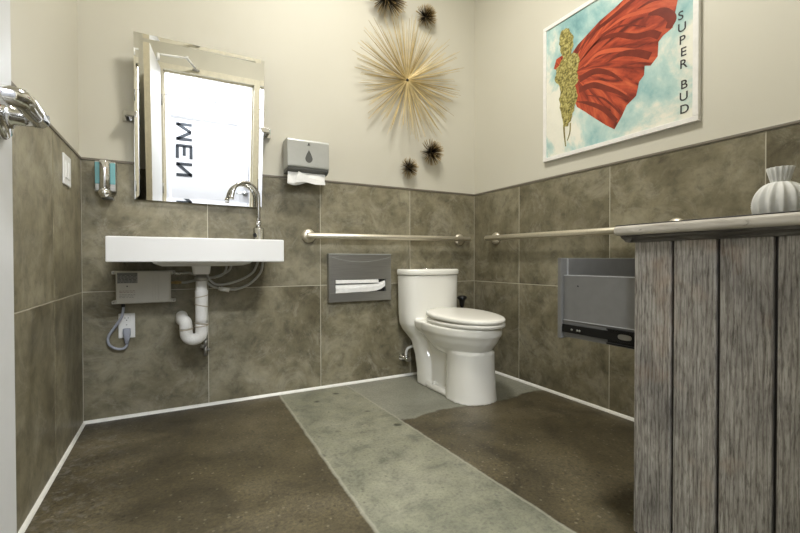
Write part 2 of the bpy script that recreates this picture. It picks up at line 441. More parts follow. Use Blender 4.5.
# cap strip on top of the tile, and the thin white strip at the floor
struct('trim_1', MB().box(-T, W + T, -.004, T, 1.22, 1.232, .002), 'cap')
struct('trim_2', MB().box(W - .004, W + T, YF, -.004, 1.22, 1.232, .002), 'cap')
struct('trim_3', MB().box(-T, .004, YF, -.004, 1.22, 1.232, .002), 'cap')
def strip(pts): return MB().prism
struct('baseboard_back', MB().prism([(-.000, 0), (-.012, 0), (-.010, .005), (-.005, .011), (0, .013)], 0, 0.0, W), 'base')
struct('baseboard_right', MB().prism([(W, 0), (W - .012, 0), (W - .010, .005), (W - .005, .011), (W, .013)], 1, YF, -.012), 'base')
struct('baseboard_left', MB().prism([(0, 0), (.011, 0), (.009, .004), (.005, .008), (0, .010)], 1, YF, -.012), 'base')

# ceiling lamp
lamp = thing('ceiling_lamp', (1.17, -1.10, H), 'round white flush ceiling lamp at the middle of the restroom', 'lamp')
obj('lamp_base', MB().lathe([(.001, 0), (.24, 0), (.24, -.03), (.225, -.034), (.001, -.034)], (1.17, -1.10, H), seg=48), 'whiteplastic', lamp)
obj('diffuser', MB().lathe([(.001, -.0345), (.215, -.0345), (.212, -.05), (.18, -.064), (.1, -.07), (.001, -.071)], (1.17, -1.10, H), seg=48), 'lamp', lamp, smooth=True)

# ------------------------------------------------------------------ doorway, its door and the corridor behind the camera
t3 = MB()
for x0, x1 in ((DX0 - .045, DX0 + .008), (DX1 - .008, DX1 + .045)):
    t3.box(x0, x1, YF - .135, YF + .012, 0, DZ + .045, .002)
t3.box(DX0 + .008, DX1 - .008, YF - .135, YF + .012, DZ - .008, DZ + .045, .002)
t3.box(DX0 + .008, DX0 + .02, YF - .1, YF - .05, 0, DZ - .008).box(DX1 - .02, DX1 - .008, YF - .1, YF - .05, 0, DZ - .008)
t3.box(DX0 + .008, DX1 - .008, YF - .1, YF - .05, DZ - .02, DZ - .008)
struct('trim_4', t3, 'jamb')

# open door: hinged at (.243, YF+.012), free edge near (.175,-1.58)
hx, hy = .214, YF + .022
fx, fy = .182, -1.585
dv = Vector((fx - hx, fy - hy, 0)); DL = dv.length; dv.normalize()
nv = Vector((dv.y, -dv.x, 0))                    # face that looks into the room (+x)
DM = Matrix(((dv.x, nv.x, 0, hx), (dv.y, nv.y, 0, hy), (0, 0, 1, 0), (0, 0, 0, 1)))   # local: u along door, v out of face
door = thing('door_1', (hx, hy, 0), 'white restroom door standing open along the left wall', 'door')
door['kind'] = 'structure'
obj('door_slab', MB().box(0, DL - .002, -.044, 0, .008, DZ - .012, .001).xform(DM), 'doorpaint', door)
obj('door_edge', MB().box(DL - .002, DL, -.043, -.001, .009, DZ - .013).xform(DM), 'dooredge', door)
hd = MB()
for z in (.25, 1.05, 1.88):
    hd.tube([(-.004, .004, z - .05), (-.004, .004, z + .05)], .006)
    hd.box(.0, .002, -.04, -.002, z - .05, z + .05)
obj('hinge', hd.xform(DM), 'steel', door)
LZ, LU = .942, DL - .062
lv = obj('lever_rose', MB().lathe([(.001, 0), (.032, 0), (.032, .006), (.028, .010), (.001, .011)], (LU, 0, LZ), 1).xform(DM), 'chrome', door, smooth=False)
obj('lever_neck', MB().tube([(LU, .008, LZ), (LU, .014, LZ), (LU, .016, LZ), (LU, .028, LZ)], [.017, .017, .012, .0115], 20)
    .tube([(LU, .028, LZ), (LU, .043, LZ)], .0115, 20).xform(DM), 'chrome', lv)
obj('lever_grip', MB().tube([(LU + .004, .0405, LZ), (LU - .03, .0405, LZ), (LU - .05, .0405, LZ), (LU - .074, .0405, LZ), (LU - .083, .039, LZ), (LU - .088, .032, LZ), (LU - .088, .022, LZ), (LU - .088, .012, LZ)], .0115, 20).xform(DM), 'chrome', lv)
obj('privacy_button', MB().tube([(LU, .041, LZ), (LU, .0515, LZ)], .0065, 16).xform(DM), 'darkgrey', lv)
obj('lever_back', MB().lathe([(.001, 0), (.032, 0), (.03, -.009), (.011, -.010), (.011, -.05), (.001, -.05)], (LU, -.044, LZ), 1)
    .tube([(LU, -.086, LZ), (LU - .11, -.086, LZ)], .0105).xform(DM), 'chrome', door)
# door closer: two arm links from the door to a shoe on the head of the frame
cl = obj('closer_arm', MB().tube([(.225, -2.0, 2.188), (.435, -2.2, 2.249)], .009, 8).tube([(.435, -2.2, 2.236), (.435, -2.2, 2.262)], .013, 10)
    .tube([(.435, -2.2, 2.249), (.512, YF + .03, 2.208)], .011, 8).tube([(.215, -2.0, 2.14), (.215, -2.0, 2.195)], .014, 10), 'whiteplastic', door)
obj('closer_shoe', MB().box(.48, .545, YF + .011, YF + .045, 2.190, 2.206, .004), 'steel', cl)

# corridor
struct('floor_corridor', MB().box(-1.6, 3.0, -3.9, YF - .14, -.1, 0), 'hallfloor')
struct('ceiling_corridor', MB().box(-1.6, 3.0, -3.9, YF - .12, 2.5, 2.6), 'hall')
struct('wall_corridor_far', MB().box(-1.6, .10, -3.75, -3.6, 0, 2.5).box(1.16, 3.0, -3.75, -3.6, 0, 2.5).box(.10, 1.16, -3.75, -3.6, 2.13, 2.5), 'hall')
struct('wall_corridor_left', MB().box(-1.7, -1.6, -3.75, YF - .12, 0, 2.5), 'hall')
struct('wall_corridor_right', MB().box(3.0, 3.1, -3.75, YF - .12, 0, 2.5), 'hall')
struct('wall_corridor_near', MB().box(-1.6, DX0 - .05, YF - .135, YF - .121, 0, 2.5).box(DX1 + .05, 3.0, YF - .135, YF - .121, 0, 2.5)
       .box(DX0 - .05, DX1 + .05, YF - .135, YF - .121, DZ + .05, 2.5), 'hall')
d2 = thing('door_2', (.63, -3.6, 0), 'white panelled door across the corridor lettered MEN', 'door')
d2['kind'] = 'structure'
PX0, PX1, PZ1 = .225, 1.04, 1.905
dd = MB().box(.105, PX0, -3.66, -3.615, .005, 2.125, .002).box(PX1, 1.155, -3.66, -3.615, .005, 2.125, .002)
dd.box(PX0, PX1, -3.66, -3.615, PZ1, 2.125, .002).box(PX0, PX1, -3.66, -3.615, .005, .2, .002)
obj('door_rails', dd, 'hall', d2)
md = MB()
def mold(a0, a1, b0, b1, ax, sgn):
    # sloped moulding round the panel
    if ax == 'h': md.prism([(-3.615, a0), (-3.632, a0), (-3.636, a0 - sgn * .034), (-3.630, a0 - sgn * .028)], 0, b0, b1)
    else: md.prism([(a0, -3.615), (a0, -3.632), (a0 + sgn * .034, -3.636), (a0 + sgn * .028, -3.630)], 2, b0, b1)
mold(PZ1, 0, PX0, PX1, 'h', 1); mold(.2, 0, PX0, PX1, 'h', -1); mold(PX0, 0, .2, PZ1, 'v', 1); mold(PX1, 0, .2, PZ1, 'v', -1)
obj('panel_moulding', md, 'hall', d2)
obj('door_panel', MB().box(PX0 - .005, PX1 + .005, -3.65, -3.635, .19, PZ1 + .005), 'hall', d2)
# MEN, turned a quarter so that it reads downwards; letter top towards -x
st = MB(); yy0, yy1, w = -3.6355, -3.632, .037
LX0, LX1 = .305, .485       # foot (x1) .. head (x0) of the letters
def bar(a, b):
    (xa, za), (xb, zb) = a, b
    d = Vector((xb - xa, 0, zb - za)); n = Vector((-d.z, 0, d.x)).normalized() * (w / 2)
    p = [Vector((xa, 0, za)) + n, Vector((xb, 0, zb)) + n, Vector((xb, 0, zb)) - n, Vector((xa, 0, za)) - n]
    st.prism([(q.x, q.z) for q in p], 1, yy0, yy1)
def letter(name, strokes):
    global st
    st = MB()
    for a, b in strokes: bar(a, b)
    return obj(name, st, 'sign', d2)
xh, xf = .308, .486
letter('letter', [((xh, 1.812), (xf, 1.812)), ((xh, 1.635), (xf, 1.635)), ((xh + .012, 1.812), (xf - .012, 1.7235)), ((xh + .012, 1.635), (xf - .012, 1.7235))])
letter('letter', [((xh, 1.556), (xf, 1.556)), ((xh + .013, 1.556), (xh + .013, 1.40)), ((xf - .013, 1.556), (xf - .013, 1.40)), ((.397, 1.556), (.397, 1.435))])
letter('letter', [((xh, 1.333), (xf, 1.333)), ((xh, 1.20), (xf, 1.20)), ((xh + .01, 1.333), (xf - .01, 1.20))])
dl = obj('door_lever', MB().lathe([(.001, 0), (.034, 0), (.034, .01), (.012, .012), (.012, .05), (.001, .05)], (1.118, -3.615, 1.02), 1).tube([(1.118, -3.57, 1.02), (1.0, -3.57, 1.02)], .011)
   .lathe([(.001, 0), (.03, 0), (.03, .012), (.02, .02), (.001, .02)], (1.118, -3.615, 1.15), 1), 'steel', d2)
hl = thing('corridor_ceiling_lamp', (.7, -3.27, 2.5), 'long white corridor ceiling lamp outside the open doorway', 'lamp')
obj('lamp_case', MB().box(.1, 1.3, -3.42, -3.12, 2.455, 2.5, .01), 'whiteplastic', hl)
obj('diffuser', MB().box(.12, 1.28, -3.40, -3.14, 2.44, 2.46, .008), 'halllamp', hl)

# ------------------------------------------------------------------ mirror
mt, mr_, my_ = .09, .0095, -.0104
mw, mh = .5855, .772
mpos = Vector((.506, -.055, 1.432))
mir = thing('pivot_mirror', (.506, 0, 1.04), 'rectangular tilting mirror hung above the white sink', 'mirror')
MM = Matrix.Translation(mpos) @ Matrix.Rotation(my_, 4, 'Z') @ Matrix.Rotation(mt, 4, 'X') @ Matrix.Rotation(mr_, 4, 'Y')
g = MB(); bv = .019
o_ = [(-mw/2, -mh/2), (mw/2, -mh/2), (mw/2, mh/2), (-mw/2, mh/2)]
i_ = [(-mw/2+bv, -mh/2+bv), (mw/2-bv, -mh/2+bv), (mw/2-bv, mh/2-bv), (-mw/2+bv, mh/2-bv)]
vo_ = [g.bm.verts.new((x, -.0009, z)) for x, z in o_]; vi_ = [g.bm.verts.new((x, 0, z)) for x, z in i_]
vb_ = [g.bm.verts.new((x, .006, z)) for x, z in o_]
g.bm.faces.new(vi_); g.bm.faces.new(list(reversed(vb_)))
for k in range(4):
    g.bm.faces.new((vo_[k], vo_[(k+1) % 4], vi_[(k+1) % 4], vi_[k]))
    g.bm.faces.new((vb_[k], vb_[(k+1) % 4], vo_[(k+1) % 4], vo_[k]))
obj('mirror_glass', g.xform(MM), 'mirror', mir)
obj('mirror_back', MB().box(-mw/2+.004, mw/2-.004, .0062, .012, -mh/2+.004, mh/2-.004).xform(MM), 'darkgrey', mir)
for sx in (-1, 1):
    x = .506 + sx * .322; z = 1.451 + sx * .006
    b_ = MB().box(x - .02, x + .02, -.009, T, z - .026, z + .026, .002)
    b_.box(x - .009, x + .009, -.058, -.008, z - .011, z + .011, .002)
    xe = .506 + sx * (mw / 2 - .006)
    b_.box(min(x, xe) - .004, max(x, xe) + .004, -.066, -.044, z - .012, z + .012, .002)
    obj('pivot_bracket', b_, 'chrome', mir)

# ------------------------------------------------------------------ sink
SX0, SX1, SY, SZ0, SZ1 = .1455, .821, -.445, .7485, .8495
sink = thing('wall_sink', (.484, 0, .69), 'long white rectangular wall-hung sink below the mirror', 'sink')
b = bmesh.new(); bmesh.ops.create_cube(b, size=1)
for v in b.verts: v.co = Vector(((SX0+SX1)/2 + v.co.x*(SX1-SX0), SY/2 + v.co.y*(-SY), (SZ0+SZ1)/2 + v.co.z*(SZ1-SZ0)))
top = [f for f in b.faces if f.calc_center_median().z > SZ1 - .001]
bmesh.ops.inset_individual(b, faces=top, thickness=.022)
tf = top[0]
for v in tf.verts:
    if v.co.y > -.1: v.co.y = -.135
ext = bmesh.ops.inset_individual(b, faces=[tf], thickness=.03)
for v in tf.verts: v.co.z -= .078
bmesh.ops.bevel(b, geom=[e for e in b.edges], offset=.0045, segments=3, profile=.5, affect='EDGES')
m_ = MB(); m_.merge(b)
obj('basin', m_, 'sink', sink)
m_ = MB()
def slab(rings):
    m_.rings([[Vector(p) for p in ((x0, y0, z), (x1, y0, z), (x1, y1, z), (x0, y1, z))] for x0, x1, y0, y1, z in rings], smooth=False)
slab([(.295, .69, -.38, -.04, .752), (.30, .685, -.375, -.04, .742), (.325, .655, -.35, -.06, .733), (.33, .60, -.34, -.08, .730)])
m_.rings([superring(.487, -.22, z, r, r, r, 5) for z, r in ((.735, .044), (.728, .041), (.697, .037), (.691, .034))])
obj('underside', m_, 'sink', sink)

# faucet
fc = thing('sensor_faucet', (.768, -.09, SZ1), 'chrome gooseneck sensor faucet at the right end of the sink', 'faucet')
FX, FY = .768, -.09
obj('faucet_body', MB().lathe([(.001, 0), (.030, 0), (.030, .004), (.0275, .006), (.0275, .074), (.025, .078), (.001, .078)], (FX, FY, SZ1), 2, 32), 'faucetsteel', fc, smooth=False)
obj('collar', MB().lathe([(.001, .078), (.012, .078), (.012, .10), (.015, .102), (.015, .112), (.010, .116), (.001, .116)], (FX, FY, SZ1), 2, 24), 'chrome', fc)
c0 = Vector((FX, FY, 0)); sd = Vector((-.94, -.34, 0)).normalized()
pts = [Vector((FX, FY, .955)), Vector((FX, FY, 1.02)), Vector((FX, FY, 1.075))]
Rg = .071
for k in range(1, 15):
    a = PI * k / 15 * 1.03
    pts.append(Vector((FX, FY, 1.082)) + sd * (Rg - Rg * math.cos(a)) + Vector((0, 0, Rg * 1.06 * math.sin(a))))
pts.append(pts[-1] + Vector((sd.x * .006, sd.y * .006, -.022)))
obj('gooseneck', MB().tube(pts, .0095, 16, smooth_path=2), 'faucetsteel', fc)
obj('spout_tip', MB().tube([pts[-1] + Vector((0, 0, .012)), pts[-1] + Vector((0, 0, -.006))], .0112, 16), 'chrome', fc)
obj('sensor_window', MB().lathe([(.001, 0), (.011, 0), (.011, .003), (.001, .004)], (0, 0, 0), 2, 20)
    .xform(Matrix.Translation((FX - .0215, FY - .0165, SZ1 + .04)) @ Vector((-.78, -.62, 0)).to_track_quat('Z', 'Y').to_matrix().to_4x4()), 'black', fc)

# drain trap
dt = thing('drain_trap', (.45, -.22, .33), 'white wrapped drain trap bending under the sink', 'pipe')
dx, dy, lx = .487, -.22, .422
obj('drain_nut', MB().lathe([(.001, .012), (.024, .012), (.024, -.004), (.029, -.006), (.029, -.022), (.001, -.022)], (dx, dy, .682), 2, 10), 'steel', dt)
obj('tailpiece', MB().tube([(dx, dy, z) for z in (.662, .656, .62, .612, .606, .56, .55, .49, .482, .46)], [.021, .024, .025, .0285, .028, .0275, .027, .0265, .0265, .0265], 24), 'pipewrap', dt)
pts = [Vector((dx, dy, .46)), Vector((dx, dy, .435))]
cx_, rr_ = (dx + lx) / 2, (dx - lx) / 2
for k in range(1, 10):
    a = PI * k / 10
    pts.append(Vector((cx_ + rr_ * math.cos(a), dy, .421 - rr_ * 1.02 * math.sin(a))))
pts += [Vector((lx, dy, .43)), Vector((lx, dy, .455))]
obj('trap_bend', MB().tube(pts, .0272, 24, smooth_path=2), 'pipewrap', dt)
obj('wall_elbow', MB().tube([Vector((lx, dy, .44)), Vector((lx - .003, dy, .468)), Vector((lx - .012, dy + .018, .478)), Vector((lx - .016, dy + .06, .476)), Vector((lx - .016, -.09, .474)), Vector((lx - .016, -.0, .474))], .0275, 24, smooth_path=4), 'pipewrap', dt)
for (x, z, tl) in ((dx, .449, .10), (dx, .545, -.25), (dx, .588, .2), (lx, .437, .12), (dx, .46, -.15)):
    ring = [(x + .0285 * math.cos(a), dy + .0285 * math.sin(a), z + .0285 * tl * math.cos(a)) for a in [2 * PI * j / 24 for j in range(24)]]
    tb = MB(); rs = []
    for j in range(24):
        p = Vector(ring[j]); ra = (p - Vector((x, dy, z))).normalized()
        rs.append([p + ra * (.0022 * math.cos(q)) + Vector((0, 0, .0024 * math.sin(q))) for q in [2 * PI * i / 6 for i in range(6)]])
    obj('cable_tie', tb.rings(rs, closed=True), 'tie', dt)

# water heater
wh = thing('water_heater', (.25, 0, .55), 'small ivory box water heater on the wall under the sink', 'water heater')
HX0, HX1, HZ0, HZ1, HY = .137, .360, .554, .707, -.078
obj('case', MB().box(HX0, HX1, HY, -.001, HZ0, HZ1, .007, 3), 'heater', wh)
rb = MB()
for x in (.285, .297, .309): rb.box(x, x + .004, HY - .0012, HY + .002, HZ0 + .012, HZ1 - .012, .0008, 1)
obj('case_rib', rb, 'heater', wh)
for x, z in ((HX0 - .006, HZ0 + .006), (HX0 - .006, HZ1 - .008), (HX1 + .006, HZ0 + .006), (HX1 + .006, HZ1 - .008)):
    tb = obj('mounting_tab', MB().box(x - .013, x + .013, -.05, -.0, z - .008, z + .008, .003), 'heater', wh)
    obj('screw', MB().lathe([(.001, 0), (.004, 0), (.003, -.003), (.001, -.003)], (x + (-.006 if x < .2 else .006), -.0495, z), 1, 12), 'steel', tb)
lb = obj('rating_label', MB().box(HX0 + .006, HX0 + .086, HY - .0008, HY + .001, .650, .699), 'labelgrey', wh)
tx = MB(); random.seed(3)
tx.box(HX0 + .007, HX0 + .085, HY - .0012, HY - .0006, .6915, .6945)
for k in range(6):
    x = HX0 + .010
    while x < HX0 + .080:
        l_ = random.uniform(.004, .014); x2 = min(x + l_, HX0 + .083)
        tx.box(x, x2, HY - .0012, HY - .0006, .654 + k * .0062, .6562 + k * .0062); x = x2 + random.uniform(.002, .006)
obj('label_print', tx, 'ink', lb)
tx = MB(); ti = MB()
for k in range(5):
    x = HX0 + .014
    while x < HX0 + .074:
        l_ = random.uniform(.005, .014); x2 = min(x + l_, HX0 + .076)
        (tx if k > 2 else ti).box(x, x2, HY - .0008, HY + .001, .583 + k * .0066 + (.004 if k > 2 else 0), .585 + k * .0066 + (.004 if k > 2 else 0)); x = x2 + random.uniform(.002, .005)
obj('caution_print', tx, 'inkred', wh); obj('notice_print', ti, 'labelgrey', wh)
obj('indicator', MB().lathe([(.001, 0), (.003, 0), (.003, -.002), (.001, -.003)], (HX0 + .045, HY, .636), 1, 12), 'ink', wh)
for z, k in ((.692, 0), (.647, 1)):
    ft = obj('pipe_fitting', MB().tube([(HX1 - .004, -.045, z), (HX1 + .018, -.045, z)], .006, 12).tube([(HX1 + .016, -.045, z), (HX1 + .034, -.045, z)], .0085, 6)
             .tube([(HX1 + .034, -.045, z), (HX1 + .048, -.045, z)], .0062, 10), 'brass' if k else 'chrome', wh)

# flexible hoses
def hose(pts, label, r=.0062, mat='braid'):
    return tag(obj('supply_hose', MB().tube(pts, r, 10, smooth_path=6), mat, origin=pts[0]), label, 'hose', 'hoses under the sink')
hose([(HX1 + .046, -.045, .692), (.445, -.05, .693), (.485, -.06, .675), (.545, -.065, .625), (.60, -.055, .608)], 'upper grey hose running from the heater behind the white drain pipe')
hose([(HX1 + .046, -.045, .647), (.43, -.045, .648), (.50, -.04, .662), (.57, -.045, .675), (.625, -.05, .705), (.638, -.06, .748)], 'lower grey hose running from the brass heater fitting to beneath the sink')
hose([(.515, -.075, .70), (.535, -.075, .655), (.575, -.075, .632), (.66, -.075, .648), (.735, -.085, .69), (.765, -.09, .750)], 'upper of two grey hoses looping up to the faucet end of the sink')
hose([(.60, -.06, .610), (.66, -.065, .606), (.725, -.08, .635), (.775, -.09, .69), (.79, -.09, .750)], 'lower and longer grey hose looping up to the faucet end of the sink')
hose([(.612, -.095, .748), (.606, -.095, .71), (.588, -.093, .682), (.548, -.09, .668)], 'short grey hose curling under the middle of the sink', .0055)
tag(obj('hose_connector', MB().tube([(.572, -.085, .614), (.582, -.085, .612)], .009, 10).tube([(.582, -.085, .612), (.622, -.085, .604)], .0115, 12), 'whiteplastic', origin=(.6, -.062, .61)), 'grey connector joining the hoses right of the drain pipe', 'connector')

sv = thing('stop_valve', (.512, -.04, .27), 'small grey stop valve hanging behind the drain trap', 'valve')
obj('riser', MB().tube([(.517, -.045, .60), (.516, -.045, .45), (.514, -.045, .345)], .006, 10), 'braid', sv)
obj('valve_body', MB().tube([(.513, -.045, .352), (.512, -.045, .318)], .010, 10).tube([(.512, -.045, .322), (.511, -.045, .272)], .0085, 10).tube([(.512, -.045, .30), (.512, .001, .30)], .007, 10), 'steel', sv)
obj('valve_handle', MB().tube([(.49, -.05, .322), (.505, -.05, .318)], .009, 10).tube([(.519, -.05, .305), (.53, -.05, .297)], .008, 10), 'steel', sv)

# outlet and plug
ol = thing('wall_outlet', (.172, 0, .384), 'white wall outlet plate below the water heater', 'outlet')
obj('cover_plate', MB().box(.139, .206, -.006, -.0002, .3845, .5025, .0025), 'whiteplastic', ol)
for z in (.478, .418):
    rc = obj('receptacle', MB().box(.156, .189, -.0085, -.005, z - .0165, z + .0165, .003), 'whiteplastic', ol)
    obj('slot', MB().box(.1645, .1665, -.0089, -.0084, z - .001, z + .008).box(.1775, .1795, -.0089, -.0084, z - .001, z + .007)
        .tube([(.1722, -.0089, z - .008), (.1722, -.0084, z - .008)], .0025, 8), 'black', rc)
obj('screw', MB().lathe([(.001, 0), (.003, 0), (.003, -.001), (.001, -.001)], (.172, -.0062, .448), 1, 10), 'steel', ol)
pc = thing('power_cord', (.17, -.03, .35), 'grey plug and looping cord running from the heater to the outlet', 'cord')
obj('plug', MB().rings([superring(.174, -.022, z, rx, ry, ry, 4, 24) for z, rx, ry in ((.432, .013, .012), (.430, .0155, .013), (.40, .0155, .013), (.385, .011, .011), (.36, .008, .008))]), 'cord', pc)
obj('cord', MB().tube([(.163, -.05, .558), (.164, -.05, .535), (.155, -.04, .49), (.125, -.03, .44), (.102, -.028, .40), (.104, -.028, .365), (.128, -.03, .343), (.158, -.028, .338), (.173, -.024, .352), (.174, -.022, .372)], .006, 10, smooth_path=5), 'cord', pc)
obj('strain_relief', MB().tube([(.163, -.05, .556), (.1635, -.05, .538)], .0085, 10), 'black', pc)

# ------------------------------------------------------------------ soap dispenser
sp = thing('soap_dispenser', (.10, 0, 1.03), 'chrome soap dispenser with teal windows on the tile left of the mirror', 'soap dispenser')
obj('back_case', MB().box(.058, .139, -.05, -.0005, 1.075, 1.212, .004), 'steel', sp)
for x0, x1 in ((.0595, .079), (.118, .1375)):
    obj('soap_window', MB().box(x0, x1, -.0535, -.045, 1.108, 1.207, .003), 'teal', sp)
obj('front_cover', MB().rings([[Vector((.0985 + .023 * math.cos(a) * k, -.05 - .034 * max(0, math.sin(a)) * k2, z)) for a in [PI * j / 14 for j in range(15)]] + [Vector((.08, -.045, z)), ][:0]
     for z, k, k2 in ((1.045, .9, .9), (1.05, 1, 1), (1.206, 1, 1), (1.214, .95, .9))]), 'chrome', sp, smooth=False)
obj('push_button', MB().lathe([(.001, -.014), (.016, -.012), (.022, -.005), (.023, .006), (.001, .008)], (.0985, -.083, 1.064), 1, 24), 'chrome', sp)
obj('nozzle', MB().box(.088, .128, -.07, -.02, 1.037, 1.047, .002), 'darkgrey', sp)

# ------------------------------------------------------------------ light switch
sw = thing('light_switch', (0, -.293, 1.05), 'white light switch plate on the left wall tile', 'switch')
obj('switch_plate', MB().box(.0002, .007, -.352, -.236, 1.052, 1.172, .003), 'whiteplastic', sw)
for y in (-.317, -.271): obj('rocker', MB().box(.006, .010, y - .016, y + .016, 1.079, 1.145, .002), 'whiteplastic', sw)

# ------------------------------------------------------------------ paper towel dispenser
pt = thing('paper_towel_dispenser', (1.035, 0, 1.24), 'silver grey paper towel dispenser on the wall right of the mirror', 'dispenser')
PX0_, PX1_, PD = .9175, 1.153, -.105
prof = [(-.0, 1.268), (PD + .012, 1.268), (PD + .002, 1.272), (PD, 1.28), (PD + .004, 1.415), (PD + .008, 1.424), (PD + .018, 1.428), (-.0, 1.428)]
obj('cover', MB().prism(prof, 0, PX0_, PX1_, .003), 'silverplastic', pt)
obj('bottom_tray', MB().prism([(-.0, 1.243), (PD + .035, 1.243), (PD + .006, 1.256), (PD + .004, 1.2675), (0, 1.2675)], 0, PX0_ + .002, PX1_ - .002, .002), 'darkgrey', pt)
td = [(1.036 + .0165 * math.sin(a) * (.5 - .5 * math.cos(a)) * 1.25, 1.322 + .032 * -math.cos(a)) for a in [2 * PI * k / 28 for k in range(28)]]
td = [(1.036 + .0205 * math.sin(a) * (1 if math.cos(a) < 0 else (1 - math.cos(a)) ** .55), 1.322 + (.047 * math.cos(a) if math.cos(a) > 0 else .024 * math.cos(a))) for a in [2 * PI * k / 28 for k in range(28)]]
obj('level_window', MB().prism(td, 1, PD - .0008, PD + .01), 'darkgrey', pt)
obj('lock', MB().lathe([(.001, 0), (.005, 0), (.005, -.002), (.001, -.002)], (1.036, PD + .0015, 1.402), 1, 16).box(1.028, 1.044, PD + .0005, PD + .004, 1.394, 1.396), 'darkgrey', pt)
# the hanging towel is loose paper: a thing of its own
rows = []
for j in range(7):
    v_ = j / 6; row = []
    for k in range(25):
        u = k / 24
        zb = 1.183 - .012 * math.sin(u * PI * 2 + .4) * (1 if u < .6 else .3) + .004 * u
        zt = 1.2455
        row.append(Vector((.925 + .212 * u - .006 * v_, -.080 + .012 * math.sin(u * 7) * v_ - .012 * v_, zt + (zb - zt) * v_)))
    rows.append(row)
pb = MB()
F_ = [[pb.bm.verts.new(p) for p in r] for r in rows]; B_ = [[pb.bm.verts.new(p + Vector((0, .0015, 0))) for p in r] for r in rows]
for a in range(6):
    for k in range(24):
        pb.bm.faces.new((F_[a][k], F_[a][k+1], F_[a+1][k+1], F_[a+1][k])); pb.bm.faces.new((B_[a][k+1], B_[a][k], B_[a+1][k], B_[a+1][k+1]))
for a in range(6):
    pb.bm.faces.new((F_[a][0], F_[a+1][0], B_[a+1][0], B_[a][0])); pb.bm.faces.new((F_[a][24], B_[a][24], B_[a+1][24], F_[a+1][24]))
for k in range(24):
    pb.bm.faces.new((F_[0][k+1], F_[0][k], B_[0][k], B_[0][k+1])); pb.bm.faces.new((F_[6][k], F_[6][k+1], B_[6][k+1], B_[6][k]))
tag(obj('paper_towel', pb, 'paper', origin=(1.03, -.09, 1.18), smooth=True), 'white paper towel hanging out of the grey wall dispenser', 'paper towel')
pb = MB(); fold = [(.985, 1.2525), (1.02, 1.236), (1.05, 1.222), (1.08, 1.216), (1.135, 1.205), (1.137, 1.188), (1.08, 1.186), (1.02, 1.196), (.965, 1.19)]
pb.prism([(x - .008, z - .006) for x, z in fold], 1, -.1065, -.1045)
tag(obj('paper_towel', pb, 'paper', origin=(1.05, -.106, 1.19)), 'front folded sheet of paper towel sticking out of the dispenser', 'paper towel')

# ------------------------------------------------------------------ seat cover dispenser
sc = thing('seat_cover_dispenser', (1.377, 0, .506), 'stainless seat cover dispenser on the wall left of the toilet', 'dispenser')
A0, A1, B0, B1, YD = 1.172, 1.583, .507, .796, -.032
o1, o2, p1, p2 = 1.213, 1.545, .563, .640
m_ = MB().box(A0, A1, YD, .001, p2, B1, .0015, 1).box(A0, A1, YD, .001, B0, p1, .0015, 1).box(A0, o1, YD, -.0005, p1, p2).box(o2, A1, YD, -.0005, p1, p2)
obj('case', m_, 'steel', sc)
obj('slot_back', MB().box(o1, o2, -.012, -.001, p1, p2), 'black', sc)
obj('top_lip', MB().box(A0 - .001, A1 + .001, YD - .003, YD + .01, B1 - .005, B1 + .001, .001, 1), 'silverplastic', sc)
arc = [Vector((A0 + .012 + (A1 - A0 - .024) * k / 16, YD - .0004, .775 - .028 * math.sin(PI * k / 16))) for k in range(17)]
obj('thumb_line', MB().tube(arc, .0012, 6), 'silverplastic', sc)
m_ = MB()
m_.rings([[Vector((x, y, z)) for y, z in ((-.013, .566 + d * 1.0), (-.034, .561 + d), (-.0345, .588 + d * .9), (-.030, .608 + d * .6), (-.013, .612 + d * .5))]
          for x, d in ((1.214, 0), (1.28, .001), (1.36, .004), (1.43, .004), (1.48, .008), (1.512, .018), (1.536, .034), (1.54, .036))], smooth=False)
tag(obj('seat_cover_paper', m_, 'paper', origin=(1.37, -.03, .56)), 'stack of white paper seat covers in the slot of the steel dispenser', 'seat covers')
m_ = MB().rings([[Vector((x, y, z)) for y, z in ((-.013, .622), (-.030, .618), (-.036, .619), (-.034, .634), (-.026, .639), (-.013, .639))] for x in (1.215, 1.30, 1.40, 1.494)], smooth=False)
tag(obj('seat_cover_paper', m_, 'paper', origin=(1.35, -.03, .61)), 'top folded white seat cover above the others in the steel dispenser', 'seat covers')

# ------------------------------------------------------------------ grab bars
def grab_bar(a, b, f1, f2, out, label):
    """a,b: bar ends; f1,f2: points on the wall; out: unit vector away from the wall"""
    o = Vector(out)
    t_ = thing('grab_bar', ((Vector(f1) + Vector(f2)) / 2), label, 'grab bar', 'grab bars around the toilet')
    a, b = Vector(a), Vector(b); d = (b - a).normalized()
    obj('bar', MB().tube([a, a + d * .003, b - d * .003, b], [.0145, .0165, .0165, .0145], 20), 'nickel', t_)
    for f in (f1, f2):
        f = Vector(f); rot = o.to_track_quat('Z', 'Y').to_matrix().to_4x4()
        fl = obj('flange', MB().lathe([(.001, -.001), (.04, -.001), (.04, .006), (.036, .014), (.026, .020), (.001, .024)], (0, 0, 0), 2, 32).xform(Matrix.Translation(f) @ rot), 'nickel', t_)
        k = (f - a).dot(d); q = a + d * k
        obj('post', MB().tube([f + o * .012, f + o * .035, q], .0125, 16), 'nickel', fl)
    return t_
grab_bar((1.036, -.062, .897), (2.186, -.062, .905), (1.06, 0, .899), (2.135, 0, .903), (0, -1, 0), 'long brushed grab bar on the back wall above the toilet tank')
grab_bar((W - .062, -.20, .9045), (W - .062, -1.43, .890), (W, -.235, .904), (W, -1.372, .893), (-1, 0, 0), 'brushed grab bar on the right wall beside the framed poster')

